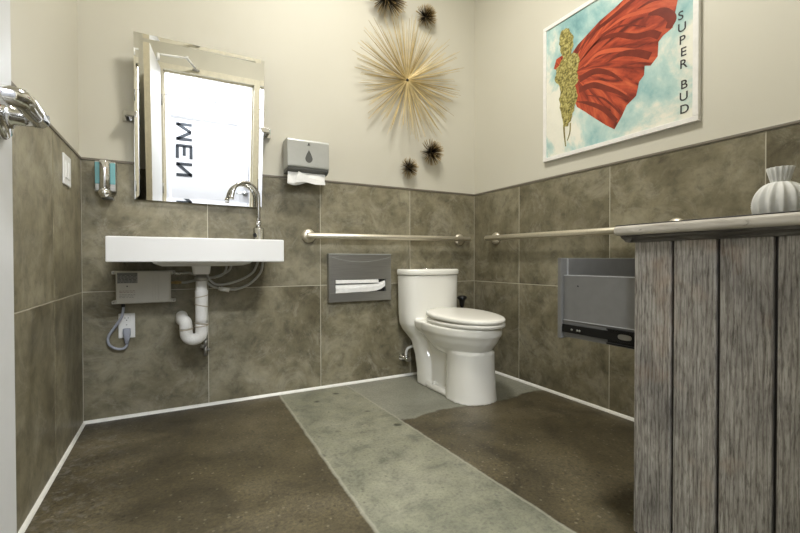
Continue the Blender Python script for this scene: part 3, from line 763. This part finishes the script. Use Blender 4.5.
# ------------------------------------------------------------------ toilet
TX = 1.81
to = thing('toilet', (TX, -.37, 0), 'white one-piece toilet with closed lid in the back right corner', 'toilet')
m_ = MB()
def loft(rs): m_.rings(rs)
# tank narrowing into the rear column
loft([superring(TX, -.115, z, rx, ryf, ryb, 4.5, 56, 2.8) for z, rx, ryf, ryb in
      ((.26, .122, .085, .06), (.29, .142, .09, .078), (.32, .166, .10, .09), (.36, .186, .11, .095), (.42, .192, .112, .096), (.55, .1955, .112, .096), (.664, .198, .113, .097))])
loft([superring(TX, cy, z, rx, ryf, ryb, 4.0, 56, 2.8) for z, cy, rx, ryf, ryb in ((0, -.212, .121, .10, .07), (.08, -.207, .120, .09, .07), (.17, -.185, .119, .085, .075), (.24, -.15, .121, .085, .08), (.29, -.13, .132, .09, .08), (.32, -.12, .15, .09, .08))])
# deck and bowl
def egg(z, w, f, b, e=2.15): return superring(TX, -.44, z, w, f, b, e, 64, 2.1)
loft([egg(.225, .085, .17, .12), egg(.245, .115, .205, .16), (egg(.28, .146, .242, .22)), egg(.315, .166, .268, .27), egg(.345, .176, .284, .29), egg(.352, .182, .29, .30), egg(.358, .185, .293, .30), egg(.392, .187, .295, .30), egg(.399, .183, .291, .30)])
loft([superring(TX, -.27, z, rx, .13, .09, 3.4, 56, 2.6) for z, rx in ((.325, .135), (.345, .158), (.36, .168), (.392, .172), (.399, .166))])
# front pedestal
loft([superring(TX, -.548, z, rx, ryf, .13, 2.2, 56) for z, rx, ryf in ((0, .137, .147), (.012, .134, .144), (.06, .131, .138), (.16, .127, .130), (.26, .125, .128))])
# trapway web between column and pedestal, and the foot
loft([superring(TX, -.36, z, rx, .23, .17, 3, 48) for z, rx in ((0, .092), (.2, .075), (.30, .10), (.37, .13))])
loft([superring(TX, -.40, z, rx, .24, .235, 3.2, 48) for z, rx in ((0, .121), (.02, .121), (.034, .110))])
obj('bowl_and_tank', remesh(m_, .0055, 5), 'ceramic', to)
obj('tank_lid', MB().rings([superring(TX, -.117, z, rx, ryf, ryb, 4.5, 56, 2.8) for z, rx, ryf, ryb in
     ((.666, .196, .112, .095), (.667, .2015, .118, .099), (.672, .2035, .120, .1), (.692, .2035, .120, .1), (.699, .200, .117, .098), (.702, .193, .11, .092))]), 'ceramic', to, smooth=False)
obj('flush_button', MB().lathe([(.001, 0), (.021, 0), (.021, .003), (.018, .006), (.001, .007)], (TX - .02, -.12, .7015), 2, 24), 'chrome', to)
def seatring(z, s, tilt=0):
    r = superring(TX + .006, -.457, z, .185 * s, .295 * s, .224 * s, 2.1, 64, 2.1)
    for p in r: p.z += tilt * (p.y + .75)
    return r
obj('seat', MB().rings([seatring(.4005, .975), seatring(.403, .995), seatring(.417, 1.0), seatring(.4205, .99)]), 'seat', to, smooth=True)
obj('seat_lid', MB().rings([seatring(z, k, .034) for z, k in ((.4235, .985), (.426, 1.0), (.439, 1.0), (.444, .985), (.448, .93), (.451, .8), (.453, .5), (.4535, .12))]), 'seat', to, smooth=True)
for sx in (-.075, .075):
    obj('hinge', MB().box(TX + sx - .022, TX + sx + .022, -.262, -.232, .399, .442, .006), 'seat', to)
for sx in (-1, 1):
    obj('bolt_cap', MB().lathe([(.001, .02), (.008, .018), (.011, .008), (.011, 0), (.001, 0)], (TX + sx * .10, -.335, .03), 2, 16), 'ceramic', to)

vl = thing('supply_valve', (1.675, 0, .12), 'chrome water supply valve on the wall left of the toilet base', 'valve')
obj('valve_body', MB().lathe([(.001, 0), (.026, 0), (.026, -.004), (.012, -.010), (.010, -.05), (.001, -.05)], (1.68, 0, .125), 1, 20).tube([(1.68, -.05, .118), (1.68, -.05, .15)], .011, 12), 'chrome', vl)
obj('valve_handle', MB().rings([superring(0, 0, z, .021, .013, .013, 2, 20) for z in (0, .012)]).xform(Matrix.Translation((1.685, -.062, .122)) @ Matrix.Rotation(PI / 2, 4, 'X')), 'chrome', vl)
obj('supply_hose', MB().tube([(1.68, -.05, .148), (1.683, -.05, .172), (1.695, -.05, .190), (1.72, -.05, .198), (1.75, -.05, .21)], .0085, 12, smooth_path=5), 'whiteplastic', vl)

br = thing('toilet_brush', (2.09, -.10, 0), 'black handled toilet brush standing in the corner behind the toilet', 'brush')
obj('holder', MB().lathe([(.001, 0), (.055, 0), (.055, .01), (.05, .25), (.046, .28), (.02, .30), (.001, .30)], (2.088, -.1, 0), 2, 28), 'black', br)
obj('handle', MB().lathe([(.001, .29), (.010, .29), (.010, .44), (.016, .452), (.017, .462), (.020, .485), (.030, .497), (.034, .505), (.030, .512), (.018, .518), (.001, .520)], (2.088, -.1, 0), 2, 24), 'black', br, smooth=False)

# ------------------------------------------------------------------ starburst wall ornaments
def burst(loc, R_, n, label, name, kmin, mat, seed, th, sub=True, core=.012, plane_bias=.5, base_lift=.02):
    rnd = random.Random(seed)
    c = Vector(loc)
    t_ = thing(name, (c.x, T, c.z), label, 'wall ornament', 'starburst ornaments on the back wall')
    ROOT[t_] = Vector((c.x, T, c.z))
    cc = Vector((c.x, T - base_lift, c.z))
    obj('core', MB().lathe([(.001, 0), (core, 0), (core, -base_lift * .8), (core * .7, -base_lift * 1.3), (.001, -base_lift * 1.5)], (c.x, T, c.z), 1, 20), 'wooddark' if sub else 'black', t_)
    spikes = []
    for i in range(n):
        az = 2 * PI * ((i * .6180339) % 1) + rnd.gauss(0, .05)
        el = (rnd.random() ** (1 / plane_bias)) * 1.35 if not sub else max(.02, abs(rnd.gauss(.08, .15)))
        el = min(el, 1.5)
        ln_ = R_ * rnd.uniform(kmin, 1.0)
        d = Vector((math.cos(az) * math.cos(el), -math.sin(el), math.sin(az) * math.cos(el)))
        spikes.append((d, ln_))
    def spike(mb, d, ln_):
        a = cc + d * core * .5; b_ = cc + d * ln_
        u = d.orthogonal().normalized(); w_ = d.cross(u); k = 5
        r0, r1 = th, th * .62
        mb.rings([[p + (u * math.cos(q) + w_ * math.sin(q)) * r for q in [2 * PI * j / k for j in range(k)]] for p, r in ((a, r0), (cc + d * ln_ * .6, r0), (b_, r1))], smooth=False)
    if sub:
        spikes.sort(key=lambda s: -s[1] * math.cos(math.asin(-s[0].y)))
        for i, (d, l_) in enumerate(spikes[:100]):
            mb = MB(); spike(mb, d, l_); obj('spike', mb, mat if i % 3 else 'strawdark', t_)
        mb = MB()
        for d, l_ in spikes[100:]: spike(mb, d, l_)
        o = obj('spikes', mb, mat, t_); o['kind'] = 'stuff'
    else:
        mb = MB()
        for d, l_ in spikes: spike(mb, d, l_)
        lay = mb.bm.verts.layers.float.new('reach')
        for v in mb.bm.verts: v[lay] = min(1, (v.co - cc).length / R_)
        o = obj('spines', mb, 'urchin', t_); o['kind'] = 'stuff'
    return t_
burst((1.706, 0, 1.922), .412, 210, 'largest straw-gold starburst ornament high on the back wall', 'starburst_ornament', .72, 'straw', 5, .0017, True, .012, .5, .032)
burst((1.556, 0, 2.412), .15, 190, 'dark starburst ornament above the large gold one', 'starburst_ornament', .8, 'urchin', 11, .0022, False, .014, .8, .03)
burst((1.852, 0, 2.372), .086, 150, 'small dark starburst ornament to the upper right of the large gold one', 'starburst_ornament', .8, 'urchin', 12, .0018, False, .012, .8, .022)
burst((1.890, 0, 1.482), .096, 150, 'small dark starburst ornament below the large gold one, larger of the lower two', 'starburst_ornament', .8, 'urchin', 13, .0018, False, .012, .8, .022)
burst((1.722, 0, 1.360), .074, 130, 'smallest dark starburst ornament, lowest on the back wall just above the tile', 'starburst_ornament', .8, 'urchin', 14, .0016, False, .010, .8, .018)

# ------------------------------------------------------------------ framed poster on the right wall
PXW = W + T
po = thing('framed_poster', (PXW, -1.07, 1.315), 'white framed poster of a red-caped bud against a cloudy sky', 'poster')
KP = 1.00850
def py(y): return -2.374 + (y + 2.374) * KP
def pz(z): return .748 + (z - .748) * KP
Y0, Y1, Z0, Z1 = -.646, -1.459, 1.321, 2.088
XF = W - .014
fw = .022
m_ = MB()
for (ya, yb, za, zb) in ((Y1, Y0, Z0, Z0 + fw), (Y1, Y0, Z1 - fw, Z1), (Y1, Y1 + fw, Z0 + fw, Z1 - fw), (Y0 - fw, Y0, Z0 + fw, Z1 - fw)):
    m_.box(XF, PXW, ya, yb, za, zb, .0015, 1)
obj('frame', m_, 'whiteframe', po)
XP = XF + .007
pr = obj('print', MB().box(XP, XP + .006, Y1 + fw - .002, Y0 - fw + .002, Z0 + fw - .002, Z1 - fw + .002), 'sky', po)
def flat(name, poly, mat, lift, parent=pr):
    return obj(name, MB().prism([(py(y), pz(z)) for y, z in poly], 0, XP - lift, XP - lift + .0004), mat, parent)
cape = [(-.856,1.858),(-.89,1.885),(-.945,1.91),(-1.02,1.945),(-1.10,1.965),(-1.17,1.99),(-1.24,2.02),(-1.30,2.035),(-1.345,2.03),(-1.385,1.98),(-1.392,1.90),(-1.383,1.844),(-1.373,1.796),(-1.364,1.74),(-1.325,1.725),(-1.305,1.707),(-1.302,1.646),(-1.271,1.618),(-1.245,1.628),(-1.242,1.587),(-1.22,1.567),(-1.206,1.507),(-1.16,1.478),(-1.136,1.434),(-1.099,1.384),(-1.054,1.417),(-.992,1.47),(-.936,1.52),(-.887,1.561),(-.857,1.63),(-.862,1.69)]
flat('cape', cape, 'cape', .0006)
flat('cape_shoulder', [(-.733,1.824),(-.751,1.869),(-.804,1.875),(-.83,1.83),(-.79,1.795),(-.765,1.80)], 'cape', .0006)
def ribbon(pts, w0, w1, w2):
    p = catmull([Vector((0, y, z)) for y, z in pts], 6); n = len(p); L_, R2 = [], []
    for i in range(n):
        d = (p[min(i+1, n-1)] - p[max(i-1, 0)]).normalized(); nn = Vector((0, -d.z, d.y))
        k = i / (n - 1); w_ = (w0 * (1-k)**2 + 2 * w1 * k * (1-k) + w2 * k * k) / 2
        L_.append(p[i] + nn * w_); R2.append(p[i] - nn * w_)
    return [(q.y, q.z) for q in L_ + list(reversed(R2))]
for pts, w_ in (([(-.885,1.84),(-.97,1.90),(-1.08,1.925),(-1.2,1.955),(-1.33,1.97)], (.004,.035,.01)),
                ([(-.90,1.79),(-1.0,1.845),(-1.10,1.835),(-1.2,1.78),(-1.27,1.76),(-1.31,1.73)], (.006,.03,.03)),
                ([(-.92,1.80),(-1.03,1.86),(-1.14,1.86),(-1.25,1.80)], (.002,.016,.004)),
                ([(-1.05,1.72),(-1.13,1.73),(-1.21,1.70),(-1.27,1.66)], (.002,.04,.03)),
                ([(-.90,1.70),(-.99,1.705),(-1.07,1.665),(-1.14,1.60)], (.035,.03,.006)),
                ([(-.90,1.645),(-.98,1.64),(-1.05,1.60),(-1.11,1.56),(-1.17,1.51)], (.03,.03,.01)),
                ([(-.885,1.59),(-.96,1.555),(-1.04,1.50),(-1.11,1.42)], (.004,.03,.02)),
                ([(-.95,1.60),(-1.03,1.56),(-1.09,1.50),(-1.13,1.45)], (.004,.014,.006)),
                ([(-1.26,1.85),(-1.32,1.83),(-1.36,1.78),(-1.345,1.745)], (.01,.06,.025)),
                ([(-1.21,1.90),(-1.29,1.90),(-1.37,1.86)], (.004,.025,.006))):
    flat('cape_fold', ribbon(pts, *w_), 'capedark', .0010)
for pts, w_ in (([(-.93,1.755),(-1.01,1.785),(-1.11,1.76),(-1.2,1.72)], (.006,.035,.006)), ([(-1.03,1.875),(-1.14,1.895),(-1.25,1.87),(-1.33,1.84)], (.004,.03,.004)),
                ([(-.93,1.67),(-1.02,1.64),(-1.1,1.58),(-1.16,1.53)], (.006,.03,.008)), ([(-1.02,1.925),(-1.14,1.955),(-1.28,2.0)], (.004,.02,.01))):
    flat('cape_fold', ribbon(pts, *w_), 'capelight', .0009)
bud = [(-.814,2.013),(-.839,1.992),(-.86,1.949),(-.866,1.904),(-.852,1.86),(-.896,1.84),(-.906,1.794),(-.886,1.744),(-.896,1.699),(-.877,1.681),(-.891,1.618),(-.867,1.551),(-.847,1.506),(-.836,1.478),(-.80,1.478),(-.799,1.495),(-.78,1.57),(-.773,1.642),(-.777,1.701),(-.751,1.734),(-.742,1.776),(-.751,1.817),(-.783,1.847),(-.804,1.855),(-.777,1.902),(-.772,1.956),(-.783,2.003)]
# leafy, notched outline
rnd = random.Random(4); jag = []
for i, p in enumerate(bud):
    q = bud[(i + 1) % len(bud)]
    for k in range(3):
        f = k / 3; j = .006 if k else .004
        jag.append((p[0] + (q[0] - p[0]) * f + rnd.uniform(-j, j), p[1] + (q[1] - p[1]) * f + rnd.uniform(-j, j)))
flat('bud', jag, 'bud', .0014)
flat('stem', ribbon([(-.845,1.49),(-.842,1.44),(-.826,1.40)], .008, .008, .006), 'stem', .0013)
flat('stem', ribbon([(-.803,1.49),(-.806,1.44),(-.815,1.372)], .012, .009, .007), 'stem', .0013)
TM = Matrix(((0, 0, -1, 0), (-1, 0, 0, 0), (0, 1, 0, 0), (0, 0, 0, 1)))
for ch, y, z in zip('SUPERBUD', (-1.397,-1.402,-1.403,-1.408,-1.408,-1.411,-1.410,-1.413), (1.772,1.721,1.668,1.617,1.567,1.481,1.432,1.379)):
    mb = text_mb(ch, .052, .0004, Matrix.Translation((XP - .0008, py(y + .001), pz(z))) @ TM, .0003)
    obj('letter', mb, 'letter', pr)

# ------------------------------------------------------------------ cabinet with the pulled-out drawer
CXF = 1.44          # plank face
cb = thing('wooden_cabinet', (1.84, -2.06, 0), 'weathered grey wooden plank cabinet in the right foreground', 'cabinet')
PY = [-1.708, -1.805, -1.901, -2.001, -2.10, -2.20, -2.30, -2.395]
CYB = -2.405
random.seed(21)
for a, b_ in zip(PY[:-1], PY[1:]):
    c_ = (random.random(), random.random(), random.random(), 1)
    obj('plank', MB().box(CXF, CXF + .02, b_ + .0036, a - .0036, .04, .805, .003, 2, c_), 'wood', cb)
m_ = MB().box(CXF + .012, CXF + .03, CYB, -1.712, .03, .804)
m_.box(2.235, 2.255, CYB, -1.712, .0, .804).box(CXF + .03, 2.235, CYB, CYB + .018, .0, .804).box(CXF + .03, 2.235, CYB + .018, -1.712, .06, .08)
m_.box(CXF + .03, 2.235, -1.73, -1.712, .08, .495).box(CXF + .03, 2.235, -1.73, -1.712, .775, .804).box(CXF + .012, 2.255, -1.76, -1.712, 0, .06)
obj('carcass', m_, 'wooddark', cb)
# worktop with rounded edge and a cove moulding below it
c_ = (.3, .6, .2, 1)
m_ = MB().box(CXF - .034, 2.262, CYB - .0, -1.672, .8155, .8405, .009, 4, c_)
obj('worktop', m_, 'woodtop', cb)
obj('worktop_surface', MB().box(CXF - .029, 2.26, CYB, -1.677, .8403, .8425, .0008, 1), 'wooddark', cb)
prof = [(CXF + .002, .797), (CXF - .006, .798), (CXF - .008, .802), (CXF - .013, .806), (CXF - .020, .809), (CXF - .022, .8155), (CXF + .02, .8155)]
m_ = MB().prism(prof, 1, CYB, -1.695)
m_.prism([(y, z) for y, z in ((-1.712, .797), (-1.700, .798), (-1.695, .804), (-1.688, .809), (-1.685, .8155), (-1.72, .8155))], 0, CXF - .02, 2.255)
m_.tint(m_.bm.faces, (.7, .2, .5, 1))
obj('cove_moulding', m_, 'woodcove', cb)
# drawer: runs out along +y
dr = obj('drawer', MB().box(1.470, 1.484, -2.05, -1.461, .510, .703, .001).box(2.19, 2.204, -2.05, -1.461, .510, .703, .001)
         .box(1.484, 2.19, -2.05, -2.036, .517, .69, .001).box(1.484, 2.19, -2.036, -1.461, .528, .536), 'drawer', cb)
obj('drawer_front', MB().box(1.4585, 2.225, -1.461, -1.448, .505, .759, .0015), 'drawer', dr)
obj('drawer_side_edge', MB().box(1.4695, 1.4845, -2.05, -1.462, .703, .7052, .0006, 1), 'draweredge', dr)
obj('drawer_bead', MB().box(1.467, 1.4705, -2.05, -1.462, .5625, .5645).box(1.4855, 1.489, -1.4645, -1.4605, .704, .757), 'draweredge', dr)
obj('screw', MB().lathe([(.001, 0), (.0028, 0), (.0028, -.001), (.001, -.001)], (1.4702, -1.515, .672), 0, 10), 'black', dr)
sl = obj('drawer_slide', MB().box(1.461, 1.470, -2.05, -1.464, .526, .551, .001), 'blackmetal', dr)
obj('slide_channel', MB().box(1.4565, 1.4625, -2.05, -1.62, .5145, .519, .0006).box(1.4565, 1.4625, -2.05, -1.62, .555, .559, .0006).box(1.4625, 1.4645, -2.05, -1.62, .5145, .559), 'blackmetal', sl)
obj('slide_release', MB().rings([superring(0, 0, z, .02, .0075, .0075, 3, 20) for z in (0, .003)]).xform(Matrix.Translation((1.4605, -1.672, .54)) @ Matrix.Rotation(PI / 2, 4, 'Z') @ Matrix.Rotation(PI / 2, 4, 'X')), 'steel', sl)
for y in (-1.50, -1.52, -1.528):
    obj('screw', MB().lathe([(.001, 0), (.0035, 0), (.0035, -.001), (.001, -.001)], (1.4612, y, .537), 0, 10), 'steel', sl)

# ------------------------------------------------------------------ ribbed vase on the cabinet
VX, VY, VZ = 1.807, -1.879, .8425
va = thing('ribbed_vase', (VX, VY, VZ), 'squat white ribbed vase with pleated neck on the wooden cabinet', 'vase')
def ribbed(prof, n, amp, seg, ph=0):
    rs = []
    for r, h, k in prof:
        rs.append([Vector((VX + math.cos(a) * (r + amp * k * (abs(math.cos(n * a / 2 + ph)) ** 3)), VY + math.sin(a) * (r + amp * k * (abs(math.cos(n * a / 2 + ph)) ** 3)), VZ + h)) for a in [2 * PI * j / seg for j in range(seg)]])
    return rs
body = []
for j in range(17):
    q = -1.05 + (1.05 + 1.22) * j / 16
    body.append((.0515 * math.cos(q) ** .8 if math.cos(q) > 0 else .02, .056 + .058 * math.sin(q) / math.sin(1.2), math.cos(q)))
obj('vase_body', MB().rings(ribbed(body, 14, .0085, 196)), 'vase', va)
obj('pleated_neck', MB().rings(ribbed([(.017, .106, .1), (.0175, .114, .4), (.0195, .128, .8), (.025, .153, 1), (.0245, .154, 1), (.020, .145, .6), (.015, .123, .2)], 14, .0045, 196)), 'vase', va)
pm = MB(); rnd = random.Random(2)
for k in range(14):
    a = 2 * PI * k / 14
    for j in range(10):
        h = .012 + .006 * j; q = math.asin(max(-.95, min(.95, (h - .056) / .058 * math.sin(1.2))))
        r = .0515 * math.cos(q) ** .8 + .0084 * math.cos(q)
        b = bmesh.new(); bmesh.ops.create_icosphere(b, subdivisions=1, radius=.0012)
        pm.merge(b, None, Matrix.Translation((VX + r * math.cos(a), VY + r * math.sin(a), VZ + h)))
o = obj('beading', pm, 'vaserib', va); o['kind'] = 'stuff'

# ------------------------------------------------------------------ light
def area(name, loc, rot, sx, sy, power, color):
    l = bpy.data.lights.new(name, 'AREA'); l.shape = 'RECTANGLE'; l.size = sx; l.size_y = sy; l.energy = power; l.color = color
    o = bpy.data.objects.new(name, l); COL.objects.link(o); o.location = loc; o.rotation_euler = rot; return o
a = area('ceiling_lamp_light', (1.17, -1.10, H - .075), (0, 0, 0), .42, .42, 34, (1, .965, .89)); a.data.shape = 'DISK'
area('corridor_lamp_light', (.7, -3.27, 2.435), (0, 0, 0), 1.15, .25, 98, (.93, .965, 1))
w = bpy.data.worlds.new('world'); S.world = w; w.use_nodes = True
w.node_tree.nodes['Background'].inputs[0].default_value = (1, .98, .95, 1); w.node_tree.nodes['Background'].inputs[1].default_value = .0

# ------------------------------------------------------------------ camera
cam = bpy.data.cameras.new('camera'); co = bpy.data.objects.new('camera', cam); COL.objects.link(co)
cam.sensor_width = 36; cam.lens = 414.07 / 800 * 36; cam.clip_start = .02
yaw, pit, rol = .4926, -.0114, -.0018
Fw = Vector((math.sin(yaw) * math.cos(pit), math.cos(yaw) * math.cos(pit), math.sin(pit)))
R0 = Vector((math.cos(yaw), -math.sin(yaw), 0)); U0 = R0.cross(Fw)
R1 = R0 * math.cos(rol) + U0 * math.sin(rol); U1 = -R0 * math.sin(rol) + U0 * math.cos(rol)
co.matrix_world = Matrix(((R1.x, U1.x, -Fw.x, .39), (R1.y, U1.y, -Fw.y, -2.3744), (R1.z, U1.z, -Fw.z, .7478), (0, 0, 0, 1)))
S.camera = co
S.view_settings.view_transform = 'Standard'; S.view_settings.look = 'None'; S.view_settings.gamma = 1
S.view_settings.exposure = 0.08; S.view_settings.use_curve_mapping = False
S.cycles.max_bounces = 10; S.cycles.diffuse_bounces = 6; S.cycles.glossy_bounces = 6
